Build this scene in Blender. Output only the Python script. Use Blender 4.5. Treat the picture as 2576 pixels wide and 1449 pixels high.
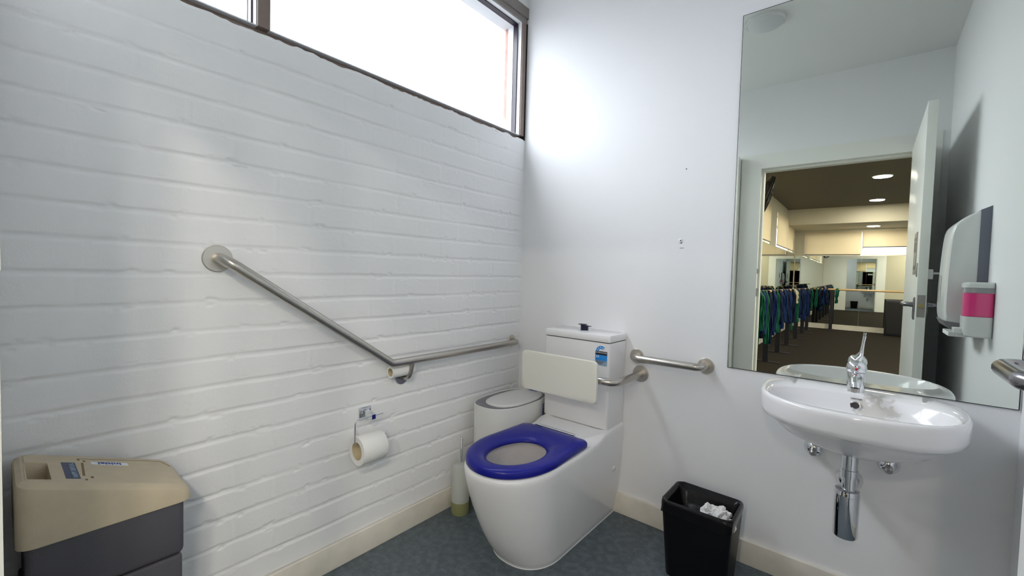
import bpy, bmesh, math, random
import numpy as np
from mathutils import Vector, Matrix, noise

for o in list(bpy.data.objects): bpy.data.objects.remove(o)
SC = bpy.context.scene
COL = SC.collection

# ------------------------------------------------------------------ camera
S = 0.086/0.0744
CAM = Vector((1.53905, -1.94177, 1.15591))
FPX, YAW, PITCH, ROLL = 1084.89, -0.6911, -0.0375, 0.0269
cam_data = bpy.data.cameras.new('camera'); cam = bpy.data.objects.new('camera', cam_data); COL.objects.link(cam)
fw = Vector((math.sin(YAW)*math.cos(PITCH), math.cos(YAW)*math.cos(PITCH), math.sin(PITCH)))
rt = Vector((math.cos(YAW), -math.sin(YAW), 0)); up = rt.cross(fw)
r2 = math.cos(ROLL)*rt + math.sin(ROLL)*up; u2 = -math.sin(ROLL)*rt + math.cos(ROLL)*up
M4 = Matrix((( r2.x,u2.x,-fw.x,CAM.x),(r2.y,u2.y,-fw.y,CAM.y),(r2.z,u2.z,-fw.z,CAM.z),(0,0,0,1)))
cam.matrix_world = M4
cam_data.sensor_fit = 'HORIZONTAL'; cam_data.sensor_width = 36.0
cam_data.lens = FPX/2576*36.0; cam_data.clip_start = 0.02; cam_data.clip_end = 200
SC.camera = cam

# ------------------------------------------------------------------ world, light, exposure
SC.view_settings.view_transform = 'Standard'; SC.view_settings.look = 'None'
SC.view_settings.gamma = 1.0; SC.view_settings.use_curve_mapping = False
SC.view_settings.exposure = 0.14
W = bpy.data.worlds.new('overcast_sky'); SC.world = W; W.use_nodes = True
bg = W.node_tree.nodes['Background']; bg.inputs[0].default_value = (0.885, 0.94, 1.0, 1)
# overcast sky, brighter around the veiled sun to the south-west, darker on the opposite side
_n = W.node_tree.nodes; _l = W.node_tree.links
_tc = _n.new('ShaderNodeTexCoord'); _dp = _n.new('ShaderNodeVectorMath'); _dp.operation = 'DOT_PRODUCT'
_dp.inputs[1].default_value = Vector((-.34,-.05,.94)).normalized()
_mr = _n.new('ShaderNodeMapRange'); _mr.interpolation_type = 'SMOOTHSTEP'
_mr.inputs[1].default_value = 0.02; _mr.inputs[2].default_value = 0.98; _mr.inputs[3].default_value = 1.3; _mr.inputs[4].default_value = 14.5
_l.new(_tc.outputs['Generated'], _dp.inputs[0]); _l.new(_dp.outputs['Value'], _mr.inputs[0]); _l.new(_mr.outputs[0], bg.inputs[1])

def portal(loc, rot, sx, sy):
    d = bpy.data.lights.new('window_portal', 'AREA'); d.shape = 'RECTANGLE'; d.size = sx; d.size_y = sy
    d.cycles.is_portal = True
    o = bpy.data.objects.new('window_portal', d); o.location = loc; o.rotation_euler = rot; COL.objects.link(o)
portal((-0.10, -0.86, 2.22), (0, -math.pi/2, 0), 0.66, 1.9)       # toilet window
portal((1.6, -10.95, 2.05), (math.pi/2, 0, 0), 3.4, 0.62)          # studio end windows
portal((-0.10, -6.6, 2.15), (0, -math.pi/2, 0), 0.66, 7.4)         # studio left windows
portal((4.75, -5.75, 1.25), (0, math.pi/2, 0), 1.9, 6.7)            # studio right windows

def lamp(name, loc, size, power, col, rot=(0,0,0)):
    d = bpy.data.lights.new(name, 'AREA'); d.shape = 'DISK'; d.size = size; d.energy = power; d.color = col
    o = bpy.data.objects.new(name, d); o.location = loc; o.rotation_euler = rot; COL.objects.link(o)

# ------------------------------------------------------------------ materials
def nodes(name):
    m = bpy.data.materials.new(name); m.use_nodes = True
    nt = m.node_tree; return m, nt, nt.nodes['Principled BSDF']
def mat(name, col, rough=0.5, metal=0.0, bump=0.0, bscale=60, var=0.0, vscale=8, spec=0.5, coat=0.0, alpha=None, trans=0.0, aniso=None, sss=0.0):
    m, nt, b = nodes(name)
    b.inputs['Base Color'].default_value = (*col, 1); b.inputs['Roughness'].default_value = rough
    b.inputs['Metallic'].default_value = metal; b.inputs['Specular IOR Level'].default_value = spec
    b.inputs['Coat Weight'].default_value = coat; b.inputs['Coat Roughness'].default_value = 0.05
    b.inputs['Transmission Weight'].default_value = trans
    if sss: b.inputs['Subsurface Weight'].default_value = sss; b.inputs['Subsurface Radius'].default_value=(.01,.01,.01)
    tc = nt.nodes.new('ShaderNodeTexCoord')
    if bump:
        n = nt.nodes.new('ShaderNodeTexNoise'); n.inputs['Scale'].default_value = bscale; n.inputs['Detail'].default_value = 4
        bp = nt.nodes.new('ShaderNodeBump'); bp.inputs['Strength'].default_value = bump; bp.inputs['Distance'].default_value = 0.002
        nt.links.new(tc.outputs['Object'], n.inputs['Vector']); nt.links.new(n.outputs[0], bp.inputs['Height'])
        nt.links.new(bp.outputs[0], b.inputs['Normal'])
    if var:
        n = nt.nodes.new('ShaderNodeTexNoise'); n.inputs['Scale'].default_value = vscale; n.inputs['Detail'].default_value = 5
        r = nt.nodes.new('ShaderNodeMapRange'); r.inputs[1].default_value = .3; r.inputs[2].default_value = .7
        r.inputs[3].default_value = 1-var; r.inputs[4].default_value = 1+var
        mx = nt.nodes.new('ShaderNodeVectorMath'); mx.operation = 'SCALE'; mx.inputs[0].default_value = col
        nt.links.new(tc.outputs['Object'], n.inputs['Vector']); nt.links.new(n.outputs[0], r.inputs[0])
        nt.links.new(r.outputs[0], mx.inputs['Scale']); nt.links.new(mx.outputs[0], b.inputs['Base Color'])
    return m
WHITE = (0.80, 0.81, 0.83)
M = {}
M['wall'] = mat('painted_plaster', (0.885,0.89,0.905), 0.75, bump=.12, bscale=220, spec=.15)
M['brick'] = mat('painted_brick', (0.89,0.895,0.91), 0.5, bump=.18, bscale=160, spec=.3)
M['ceil'] = mat('ceiling_paint', (0.86,0.87,0.86), 0.7)
M['skirt'] = mat('cream_skirting', (0.80,0.755,0.67), 0.4, var=.06, vscale=12)
M['trimw'] = mat('white_gloss_trim', (0.86,0.86,0.82), 0.3)
M['porc'] = mat('white_porcelain', (0.88,0.875,0.89), 0.12, coat=.3)
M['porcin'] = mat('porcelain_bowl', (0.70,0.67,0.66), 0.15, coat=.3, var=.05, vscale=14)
M['seat'] = mat('blue_seat_plastic', (0.010,0.013,0.27), 0.22, spec=.3)
M['navy'] = mat('navy_plastic', (0.005,0.008,0.035), 0.25)
M['chrome'] = mat('chrome', (0.78,0.79,0.82), 0.06, metal=1)
M['steel'] = mat('brushed_steel', (0.50,0.47,0.43), 0.27, metal=1, bump=.08, bscale=300)
M['flange'] = mat('satin_steel_flange', (0.60,0.57,0.52), 0.38, metal=1)
M['gun'] = mat('gunmetal', (0.30,0.29,0.31), 0.22, metal=1)
M['pad'] = mat('cream_backrest', (0.84,0.83,0.74), 0.38)
M['binw'] = mat('white_bin_plastic', (0.83,0.83,0.81), 0.35)
M['bing'] = mat('grey_bin_plastic', (0.21,0.21,0.23), 0.4)
M['beige'] = mat('beige_plastic', (0.56,0.475,0.34), 0.5, bump=.2, bscale=300, var=.04, vscale=30)
M['beiged'] = mat('beige_dark', (0.20,0.13,0.06), 0.6)
M['char'] = mat('charcoal_plastic', (0.078,0.075,0.090), 0.55, bump=.3, bscale=260)
M['black'] = mat('black_plastic', (0.003,0.003,0.004), 0.4, spec=.25)
M['bag'] = mat('black_bag_film', (0.003,0.003,0.004), 0.22, bump=.9, bscale=22, spec=.3)
M['paper'] = mat('tissue_paper', (0.84,0.84,0.83), 0.9, bump=.3, bscale=120)
M['core'] = mat('cardboard_core', (0.62,0.53,0.36), 0.8)
M['labelblue'] = mat('label_navy', (0.03,0.045,0.12), 0.4)
M['sky'] = mat('label_blue', (0.01,0.26,0.75), 0.4)
M['pale'] = mat('label_pale_blue', (0.30,0.42,0.55), 0.4)
M['lblack'] = mat('label_black', (0.01,0.01,0.02), 0.4)
M['lwhite'] = mat('label_white', (0.80,0.82,0.84), 0.4)
M['ink'] = mat('brand_blue_ink', (0.02,0.06,0.38), 0.4)
M['logo'] = mat('grey_ink', (0.12,0.12,0.14), 0.4)
M['timber'] = mat('mauve_painted_timber', (0.24,0.18,0.155), 0.5, var=.08, vscale=20)
M['timberh'] = mat('grey_head_timber', (0.24,0.215,0.20), 0.5)
M['alum'] = mat('pale_aluminium', (0.70,0.71,0.74), 0.4)
M['rubber'] = mat('dark_bronze_frame', (0.022,0.013,0.028), 0.35)
M['extbrick'] = mat('exterior_brick', (0.42,0.24,0.20), 0.9, bump=.5, bscale=40, var=.2, vscale=12)
M['gap'] = mat('dark_gap', (0.01,0.008,0.008), 0.9)
M['frost'] = mat('frosted_plastic', (0.76,0.79,0.74), 0.45, trans=.35)
M['slime'] = mat('yellowed_base', (0.34,0.36,0.17), 0.45, trans=.2)
M['pink'] = mat('pink_soap', (0.80,0.055,0.25), 0.12, coat=.5)
M['clear'] = mat('clear_plastic', (0.75,0.75,0.76), 0.1, trans=.7)
M['greyp'] = mat('grey_backplate', (0.16,0.17,0.22), 0.4)
M['dispw'] = mat('white_dispenser_plastic', (0.72,0.73,0.73), 0.25)
M['red'] = mat('red_dot', (0.5,0.01,0.03), 0.3)
M['brass'] = mat('brass_latch', (0.5,0.38,0.18), 0.3, metal=1)
M['plate'] = mat('steel_plate', (0.45,0.44,0.43), 0.35, metal=1)
M['mirror'] = mat('mirror_silver', (0.75,0.785,0.73), 0.0, metal=1)
M['mirror2'] = mat('studio_mirror_silver', (0.66,0.68,0.62), 0.0, metal=1)
M['edge'] = mat('mirror_edge', (0.02,0.025,0.025), 0.5)
M['stain'] = mat('limescale', (0.60,0.58,0.52), 0.5)
# studio
M['carpet'] = mat('brown_grey_carpet', (0.022,0.0175,0.013), 0.95, spec=.1, bump=.8, bscale=120, var=.3, vscale=90)
M['stceil'] = mat('studio_dark_ceiling', (0.14,0.122,0.092), 0.8)
M['stwall'] = mat('studio_cream_wall', (0.60,0.55,0.44), 0.7)
M['barre'] = mat('oak_barre', (0.55,0.36,0.17), 0.4)
M['post'] = mat('black_steel_post', (0.006,0.006,0.012), 0.5)
M['bandg'] = mat('green_band_rubber', (0.002,0.075,0.042), 0.6, spec=.2)
M['bandb'] = mat('blue_band_rubber', (0.003,0.018,0.085), 0.6, spec=.2)
M['bandn'] = mat('navy_band_rubber', (0.003,0.009,0.035), 0.6, spec=.2)
M['bandw'] = mat('beige_towel_cloth', (0.60,0.50,0.36), 0.9)
M['fan'] = mat('black_fan_metal', (0.008,0.008,0.01), 0.35)
M['leaf'] = mat('leafy_green', (0.10,0.22,0.03), 0.7, var=.4, vscale=3)

def floor_mat():
    m, nt, b = nodes('blue_grey_vinyl')
    tc = nt.nodes.new('ShaderNodeTexCoord')
    n1 = nt.nodes.new('ShaderNodeTexNoise'); n1.inputs['Scale'].default_value = 260; n1.inputs['Detail'].default_value = 3
    n2 = nt.nodes.new('ShaderNodeTexNoise'); n2.inputs['Scale'].default_value = 34; n2.inputs['Detail'].default_value = 8
    ad = nt.nodes.new('ShaderNodeMath'); ad.operation = 'ADD'
    cr = nt.nodes.new('ShaderNodeValToRGB')
    cr.color_ramp.elements[0].position = .78; cr.color_ramp.elements[0].color = (0.082,0.104,0.120,1)
    cr.color_ramp.elements[1].position = 1.25; cr.color_ramp.elements[1].color = (0.135,0.168,0.19,1)
    cr.color_ramp.elements[1].position = 1.0
    hl = nt.nodes.new('ShaderNodeMath'); hl.operation = 'MULTIPLY'; hl.inputs[1].default_value = .86
    nt.links.new(tc.outputs['Object'], n1.inputs['Vector']); nt.links.new(tc.outputs['Object'], n2.inputs['Vector'])
    nt.links.new(n1.outputs[0], ad.inputs[0]); nt.links.new(n2.outputs[0], ad.inputs[1])
    nt.links.new(ad.outputs[0], hl.inputs[0]); nt.links.new(hl.outputs[0], cr.inputs[0]); nt.links.new(cr.outputs[0], b.inputs['Base Color'])
    b.inputs['Roughness'].default_value = 0.5
    return m
M['floor'] = floor_mat()

def glass_mat(name='window_glass'):
    m = bpy.data.materials.new(name); m.use_nodes = True; nt = m.node_tree; nt.nodes.clear()
    o = nt.nodes.new('ShaderNodeOutputMaterial'); mx = nt.nodes.new('ShaderNodeMixShader')
    t = nt.nodes.new('ShaderNodeBsdfTransparent'); g = nt.nodes.new('ShaderNodeBsdfGlossy'); g.inputs['Roughness'].default_value = 0.02
    mx.inputs[0].default_value = 0.06
    nt.links.new(t.outputs[0], mx.inputs[1]); nt.links.new(g.outputs[0], mx.inputs[2]); nt.links.new(mx.outputs[0], o.inputs[0])
    return m
M['glass'] = glass_mat()
def basin_mat():
    m = M['porc'].copy(); m.name = 'stained_basin_porcelain'; nt = m.node_tree; b = nt.nodes['Principled BSDF']
    g = nt.nodes.new('ShaderNodeNewGeometry'); vm = nt.nodes.new('ShaderNodeVectorMath'); vm.operation = 'SUBTRACT'; vm.inputs[1].default_value = (1.572,-.135,.735)
    sc = nt.nodes.new('ShaderNodeVectorMath'); sc.operation = 'MULTIPLY'; sc.inputs[1].default_value = (16,12,11)
    ln = nt.nodes.new('ShaderNodeVectorMath'); ln.operation = 'LENGTH'
    n = nt.nodes.new('ShaderNodeTexNoise'); n.inputs['Scale'].default_value = 45; n.inputs['Detail'].default_value = 6
    s2 = nt.nodes.new('ShaderNodeMath'); s2.operation = 'MULTIPLY_ADD'; s2.inputs[1].default_value = 2.4
    r = nt.nodes.new('ShaderNodeMapRange'); r.inputs[1].default_value = 1.75; r.inputs[2].default_value = 1.95; r.inputs[3].default_value = .62; r.inputs[4].default_value = 0
    mx = nt.nodes.new('ShaderNodeMix'); mx.data_type = 'RGBA'; mx.inputs[6].default_value = (.88,.875,.89,1); mx.inputs[7].default_value = (.56,.54,.47,1)
    nt.links.new(g.outputs['Position'], vm.inputs[0]); nt.links.new(vm.outputs[0], sc.inputs[0]); nt.links.new(sc.outputs[0], ln.inputs[0])
    nt.links.new(g.outputs['Position'], n.inputs['Vector']); nt.links.new(n.outputs[0], s2.inputs[0]); nt.links.new(ln.outputs['Value'], s2.inputs[2])
    nt.links.new(s2.outputs[0], r.inputs[0]); nt.links.new(r.outputs[0], mx.inputs[0]); nt.links.new(mx.outputs[2], b.inputs['Base Color'])
    return m
M['basin'] = basin_mat()
def blind_mat():
    m = bpy.data.materials.new('cream_blind_fabric'); m.use_nodes = True; nt = m.node_tree; nt.nodes.clear()
    o = nt.nodes.new('ShaderNodeOutputMaterial'); mx = nt.nodes.new('ShaderNodeMixShader'); mx.inputs[0].default_value = .45
    d = nt.nodes.new('ShaderNodeBsdfDiffuse'); d.inputs[0].default_value = (.62,.55,.42,1)
    t = nt.nodes.new('ShaderNodeBsdfTranslucent'); t.inputs[0].default_value = (.85,.74,.56,1)
    nt.links.new(d.outputs[0], mx.inputs[1]); nt.links.new(t.outputs[0], mx.inputs[2]); nt.links.new(mx.outputs[0], o.inputs[0])
    return m
M['blind'] = blind_mat()
def emis(name, col, s):
    m = bpy.data.materials.new(name); m.use_nodes = True; nt = m.node_tree; nt.nodes.clear()
    o = nt.nodes.new('ShaderNodeOutputMaterial'); e = nt.nodes.new('ShaderNodeEmission')
    e.inputs[0].default_value = (*col, 1); e.inputs[1].default_value = s; nt.links.new(e.outputs[0], o.inputs[0]); return m
M['lit'] = emis('lit_downlight', (1.0,.86,.66), 14)

# ------------------------------------------------------------------ object helpers
def mk(name, verts, faces, m, parent=None, smooth=True, angle=40):
    me = bpy.data.meshes.new(name)
    off = Vector(parent.get('_o', (0,0,0))) if parent is not None else Vector((0,0,0))
    me.from_pydata([tuple(Vector(v)-off) for v in verts], [], faces)
    me.materials.append(m)
    bm = bmesh.new(); bm.from_mesh(me); bmesh.ops.recalc_face_normals(bm, faces=bm.faces)
    if smooth:
        for f in bm.faces: f.smooth = True
        for e in bm.edges:
            if len(e.link_faces) == 2 and e.calc_face_angle(0) > math.radians(angle): e.smooth = False
    bm.to_mesh(me); bm.free()
    o = bpy.data.objects.new(name, me); COL.objects.link(o)
    if parent is not None: o.parent = parent; o['_o'] = tuple(off)
    return o
def tag(o, label=None, cat=None, group=None, kind=None):
    if label: o['label'] = label
    if cat: o['category'] = cat
    if group: o['group'] = group
    if kind: o['kind'] = kind
    return o
def thing(name, loc, label, cat, group=None):
    e = bpy.data.objects.new(name, None); COL.objects.link(e); e.location = loc; e['_o'] = tuple(loc); e.empty_display_size = .05
    return tag(e, label, cat, group)
class MB:
    def __init__(s): s.v = []; s.f = []
    def add(s, v, f):
        n = len(s.v); s.v += [tuple(x) for x in v]; s.f += [tuple(i+n for i in q) for q in f]; return s
    def box(s, x0,x1,y0,y1,z0,z1, bev=0):
        if bev:
            bm = bmesh.new(); bmesh.ops.create_cube(bm, size=1)
            for v in bm.verts:
                v.co = Vector(((x0+x1)/2+v.co.x*(x1-x0), (y0+y1)/2+v.co.y*(y1-y0), (z0+z1)/2+v.co.z*(z1-z0)))
            bmesh.ops.bevel(bm, geom=list(bm.edges), offset=bev, segments=3, profile=.5, affect='EDGES')
            bm.verts.ensure_lookup_table(); bm.verts.index_update()
            s.add([v.co[:] for v in bm.verts], [[v.index for v in f.verts] for f in bm.faces]); bm.free(); return s
        v = [(x,y,z) for x in (x0,x1) for y in (y0,y1) for z in (z0,z1)]
        return s.add(v, [(0,1,3,2),(4,6,7,5),(0,4,5,1),(2,3,7,6),(0,2,6,4),(1,5,7,3)])
    def loft(s, rings, cap0=True, cap1=True, closed=True):
        n = len(rings[0]); v = [p for r in rings for p in r]; f = []
        for i in range(len(rings)-1):
            for j in range(n if closed else n-1):
                k = (j+1) % n; f.append((i*n+j, i*n+k, (i+1)*n+k, (i+1)*n+j))
        if cap0: f.append(tuple(range(n-1,-1,-1)))
        if cap1: f.append(tuple((len(rings)-1)*n+j for j in range(n)))
        return s.add(v, f)
    def tube(s, pts, r, n=16, caps=True):
        pts = [Vector(p) for p in pts]; rs = r if isinstance(r, (list,tuple)) else [r]*len(pts)
        rings = []; t0 = (pts[1]-pts[0]).normalized()
        a = Vector((0,0,1)) if abs(t0.z) < .9 else Vector((1,0,0)); u = (a - t0*a.dot(t0)).normalized()
        for i, p in enumerate(pts):
            t = ((pts[min(i+1,len(pts)-1)]-p).normalized() + (p-pts[max(i-1,0)]).normalized()).normalized()
            u = (u - t*u.dot(t)).normalized(); w = t.cross(u)
            rings.append([p + (u*math.cos(2*math.pi*j/n) + w*math.sin(2*math.pi*j/n))*rs[i] for j in range(n)])
        return s.loft(rings, caps, caps)
    def lathe(s, c, axis, prof, n=32, caps=True):
        """prof: list of (distance along axis, radius)"""
        ax = Vector(axis).normalized(); a = Vector((0,0,1)) if abs(ax.z) < .9 else Vector((1,0,0))
        u = (a-ax*a.dot(ax)).normalized(); w = ax.cross(u); c = Vector(c)
        return s.loft([[c+ax*d+(u*math.cos(2*math.pi*j/n)+w*math.sin(2*math.pi*j/n))*max(r,1e-5) for j in range(n)] for d, r in prof], caps, caps)
    def build(s, name, m, parent=None, smooth=True, angle=40): return mk(name, s.v, s.f, m, parent, smooth, angle)
def fillet(pts, r, n=8):
    """polyline with rounded corners"""
    pts = [Vector(p) for p in pts]; out = [pts[0]]
    for i in range(1, len(pts)-1):
        rr = r[i-1] if isinstance(r, (list,tuple)) else r
        a = (pts[i-1]-pts[i]).normalized(); b = (pts[i+1]-pts[i]).normalized(); ang = a.angle(b)
        d = rr/math.tan(ang/2); p0 = pts[i]+a*d; p1 = pts[i]+b*d
        c = pts[i] + (a+b).normalized()*(rr/math.sin(ang/2))
        v0 = p0-c; v1 = p1-c; th = v0.angle(v1)
        for k in range(n+1):
            t = k/n; out.append(c + (v0*math.sin((1-t)*th)+v1*math.sin(t*th))/math.sin(th))
    out.append(pts[-1]); return out
def box(name, x0,x1,y0,y1,z0,z1, m, parent=None, bev=0):
    return MB().box(x0,x1,y0,y1,z0,z1,bev).build(name, m, parent, smooth=bool(bev))
def rrect(cx, cy, hx, hy, r, n=6):
    out = []
    for (sx, sy, a0) in ((1,1,0),(-1,1,90),(-1,-1,180),(1,-1,270)):
        for k in range(n+1):
            a = math.radians(a0+90*k/n); out.append((cx+sx*(hx-r)+r*math.cos(a), cy+sy*(hy-r)+r*math.sin(a)))
    return out
def superell(cx, cy, a, b, n, N=64):
    out = []
    for k in range(N):
        t = 2*math.pi*k/N; c, s_ = math.cos(t), math.sin(t)
        out.append((cx+a*math.copysign(abs(c)**(2/n), c), cy+b*math.copysign(abs(s_)**(2/n), s_)))
    return out
def text(body, origin, u, v, size, m, parent, name='lettering', thick=0.0004, sx=1.0, bold=0.0, align='CENTER'):
    c = bpy.data.curves.new('t', 'FONT'); c.body = body; c.size = size; c.extrude = thick; c.offset = bold
    c.align_x = align; c.align_y = 'CENTER'; c.resolution_u = 3
    o = bpy.data.objects.new('t', c); COL.objects.link(o)
    bpy.context.view_layer.update()
    me = bpy.data.meshes.new_from_object(o); bpy.data.objects.remove(o)
    u = Vector(u).normalized(); v = Vector(v).normalized(); n = u.cross(v); og = Vector(origin)
    vs = [og + u*p.co.x*sx + v*p.co.y + n*p.co.z for p in me.vertices]; fs = [tuple(f.vertices) for f in me.polygons]
    return mk(name, vs, fs, m, parent, smooth=False)
def quadslab(pts, n, m, name, parent, t=0.0006):
    """thin slab on a planar polygon"""
    n = Vector(n).normalized(); a = [Vector(p) for p in pts]; b = [p+n*t for p in a]
    return MB().loft([a,b]).build(name, m, parent, smooth=False)
def struct(o): o['kind'] = 'structure'; return o
random.seed(4)

# =================================================================== SETTING
H = 2.68; XR = 1.903; YF = -2.03
struct(box('floor', -0.3, 2.1, YF-0.1, 0.2, -0.1, 0, M['floor']))
struct(box('ceiling', -0.02, 2.1, YF-0.12, 0.2, H, H+.08, M['ceil']))
# painted brick wall, real relief: courses 86 mm, bricks 240 mm
def brick_wall():
    SILL = 1.903
    ys = np.arange(YF-0.1, 0.1+1e-6, 0.0065); zs = np.arange(-0.0, SILL+1e-6, 0.0036)
    Y, Z = np.meshgrid(ys, zs); d = np.zeros_like(Y); nz_, ny_ = Y.shape
    rng = np.random.RandomState(3)
    def smooth_noise(ly, lz, seed):
        g = np.random.RandomState(seed).rand(int(2.6/lz)+3, int(2.6/ly)+3)
        fy = (Y+2.3)/ly; fz = Z/lz; iy = fy.astype(int); iz = fz.astype(int); ty = fy-iy; tz = fz-iz
        ty = ty*ty*(3-2*ty); tz = tz*tz*(3-2*tz)
        return (g[iz,iy]*(1-ty)+g[iz,iy+1]*ty)*(1-tz)+(g[iz+1,iy]*(1-ty)+g[iz+1,iy+1]*ty)*tz - .5
    wob = smooth_noise(.14,.2,1)*.0036 + smooth_noise(.02,.05,2)*.0012
    wobv = smooth_noise(.3,.03,5)*.008 + smooth_noise(.05,.012,6)*.003
    k = (1.382 - (Z+wob))/.086
    ci = np.floor(k).astype(int); fr = k-ci                         # fr: 0 at the joint on top of the brick
    dj = np.minimum(fr, 1-fr)*.086                                   # distance to joint centre
    jw = .0058 + smooth_noise(.15,.3,7)*.003
    depth = .0030 + smooth_noise(.25,.2,8)*.0030
    hj = 1/(1+np.exp((dj-jw)/.0007))
    off = np.where(ci % 2 == 1, -1.573, -1.692)
    py = ((Y+wobv-off)/.24); pf = py-np.floor(py); dp = np.minimum(pf,1-pf)*.24
    bi = np.floor(py).astype(int)
    vs_ = np.array([[rng.rand() for _ in range(40)] for _ in range(40)])
    vis = vs_[(ci+10)%40, (np.round(py).astype(int)+20)%40]           # some perpends are filled with paint
    hv = 1/(1+np.exp((dp-.0035)/.0010))*np.clip(vis*1.6-.55, .02, 1)*.55
    tone = vs_[(ci+17)%40, (bi+20)%40]-.5
    d = -depth*np.maximum(hj, hv*.85) + tone*.0012*(1-hj) + smooth_noise(.09,.05,9)*.0010 + smooth_noise(.018,.010,10)*.0004
    d -= np.clip(Z-(SILL-.0045),0,1)*.8
    # chips along the brick arrises
    ch = smooth_noise(.03,.02,11)+smooth_noise(.012,.01,12)
    edge = np.exp(-((dj-.009)/.005)**2)
    d -= edge*np.clip(ch-.36,0,1)*.018
    X_ = d.copy()
    ztop = Z + np.where(Z > SILL-.03, (smooth_noise(.05,.5,13)*.010+smooth_noise(.014,.5,14)*.006)*(Z-(SILL-.03))/.03, 0)
    verts = list(zip(X_.ravel().tolist(), Y.ravel().tolist(), ztop.ravel().tolist()))
    faces = []
    idx = np.arange(nz_*ny_).reshape(nz_,ny_)
    q = np.stack([idx[:-1,:-1], idx[:-1,1:], idx[1:,1:], idx[1:,:-1]], -1).reshape(-1,4)
    faces = [tuple(t) for t in q.tolist()]
    n0 = len(verts)
    tops = ztop[-1].tolist()
    for j, y in enumerate(ys): verts.append((-.008, float(y), tops[j]+.002))
    for j, y in enumerate(ys): verts.append((-.105, float(y), 1.895))
    for j, y in enumerate(ys): verts.append((-.105, float(y), 0.0))
    L = ny_
    last = idx[-1].tolist()
    for j in range(L-1):
        faces.append((last[j], last[j+1], n0+j+1, n0+j))
        faces.append((n0+j, n0+j+1, n0+L+j+1, n0+L+j))
        faces.append((n0+L+j, n0+L+j+1, n0+2*L+j+1, n0+2*L+j))
        faces.append((n0+2*L+j, n0+2*L+j+1, int(idx[0,j+1]), int(idx[0,j])))
    me = bpy.data.meshes.new('wall_left'); me.from_pydata(verts, [], faces); me.materials.append(M['brick'])
    me.polygons.foreach_set('use_smooth', [True]*len(me.polygons)); me.update()
    o = bpy.data.objects.new('wall_left', me); COL.objects.link(o); return struct(o)
brick_wall()
struct(MB().box(-.105, 2.05, 0, .12, 0, H).build('wall_back', M['wall'], smooth=False))
struct(MB().box(XR, XR+.1, YF-.1, 0, 0, H).build('wall_right', M['wall'], smooth=False))
OX0, OX1, OZ = .822, 1.765, 2.035
struct(MB().box(-.105, OX0, YF-.1, YF, 0, H).box(OX1, XR, YF-.1, YF, 0, H).box(OX0, OX1, YF-.1, YF, OZ+.03, H).build('wall_front', M['wall'], smooth=False))
# boxed duct beside the door, with a batten across it
d = MB().box(0.006, .684, YF, -1.9358, 0, 2.135).box(0.006, .685, YF, -1.9340, 1.14, 1.19)
struct(d.build('trim_1', M['trimw'], smooth=False))
# skirtings
struct(box('baseboard_left', 0, .013, -1.93, -.013, 0, .097, M['skirt'], bev=.002))
struct(box('baseboard_back', 0, XR, -.013, 0, 0, .097, M['skirt'], bev=.002))
struct(box('baseboard_right', XR-.013, XR, YF, -.013, 0, .097, M['skirt'], bev=.002))
# door frame and architrave
fr_ = MB()
fr_.box(OX0-.13, OX0, YF+.0001, YF+.012, 0, OZ+.115).box(OX1, OX1+.10, YF, YF+.012, 0, OZ+.115).box(OX0, OX1, YF, YF+.012, OZ+.03, OZ+.115)
fr_.box(OX0, OX0+.012, YF-.1, YF+.0135, 0, OZ+.03).box(OX1-.012, OX1, YF-.1, YF+.0135, 0, OZ+.03).box(OX0+.012, OX1-.012, YF-.1, YF+.0135, OZ, OZ+.03)
fr_.box(OX0+.012, OX0+.026, YF-.1, YF-.04, 0, OZ).box(OX1-.026, OX1-.012, YF-.1, YF-.04, 0, OZ).box(OX0+.026, OX1-.026, YF-.1, YF-.04, OZ-.016, OZ)
dj = struct(fr_.build('trim_2', M['trimw'], smooth=False))
for z0, z1 in ((1.195,1.235),(1.01,1.075)):
    MB().box(OX0+.010, OX0+.0145, YF-.036, YF+.006, z0, z1).build('strike_plate', M['plate'], dj, smooth=False)['label'] = 'steel strike plate on the door jamb'
# ---- door leaf, open 90 degrees into the room
DX0, DX1, DY0, DY1 = 1.7225, 1.760, -2.015, -1.0
door = struct(box('door_1', DX0, DX1, DY0, DY1, .008, 2.045, M['trimw'], bev=.0015)); door['_o'] = (0,0,0)
HZ = 1.045; HY = -1.062
def lever(side):
    s = -1 if side == 'out' else 1; x = DX0 if s < 0 else DX1
    m = MB()
    # oval rose
    rng_ = [[(x+s*t, HY+a, HZ-.02+b) for a, b in superell(0,0,.020*k,.058*k,2.3,28)] for t, k in ((0,1),(.005,1),(.008,.86))]
    m.loft(rng_); m.lathe((x,HY,HZ), (s,0,0), [(0,.014),(.02,.013)], 20)
    m.build('handle_rose', M['gun'], door)
    path = fillet([(x+s*.02,HY,HZ),(x+s*.040,HY,HZ),(x+s*.040,HY-.128,HZ),(x+s*.016,HY-.128,HZ)], [.018,.022], 8)
    k = MB().tube(path, .0115, 14); k.build('lever_handle', M['gun'], door)['label'] = 'dark steel return lever handle'
lever('out'); lever('in')
MB().box(DX0+.004, DX1-.004, DY1-.002, DY1+.0012, .985, 1.095).build('latch_plate', M['plate'], door, smooth=False)
MB().lathe(((DX0+DX1)/2, DY1, 1.042), (0,1,0), [(0,.011),(.008,.011),(.010,.007)], 16).build('latch_bolt', M['brass'], door)['label'] = 'brass latch bolt'
sg = MB().box(DX0-.003, DX0, -1.30, -1.13, 1.20, 1.42).build('toilet_sign', M['plate'], door, smooth=False); sg['label'] = 'grey braille sign plate'
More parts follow.
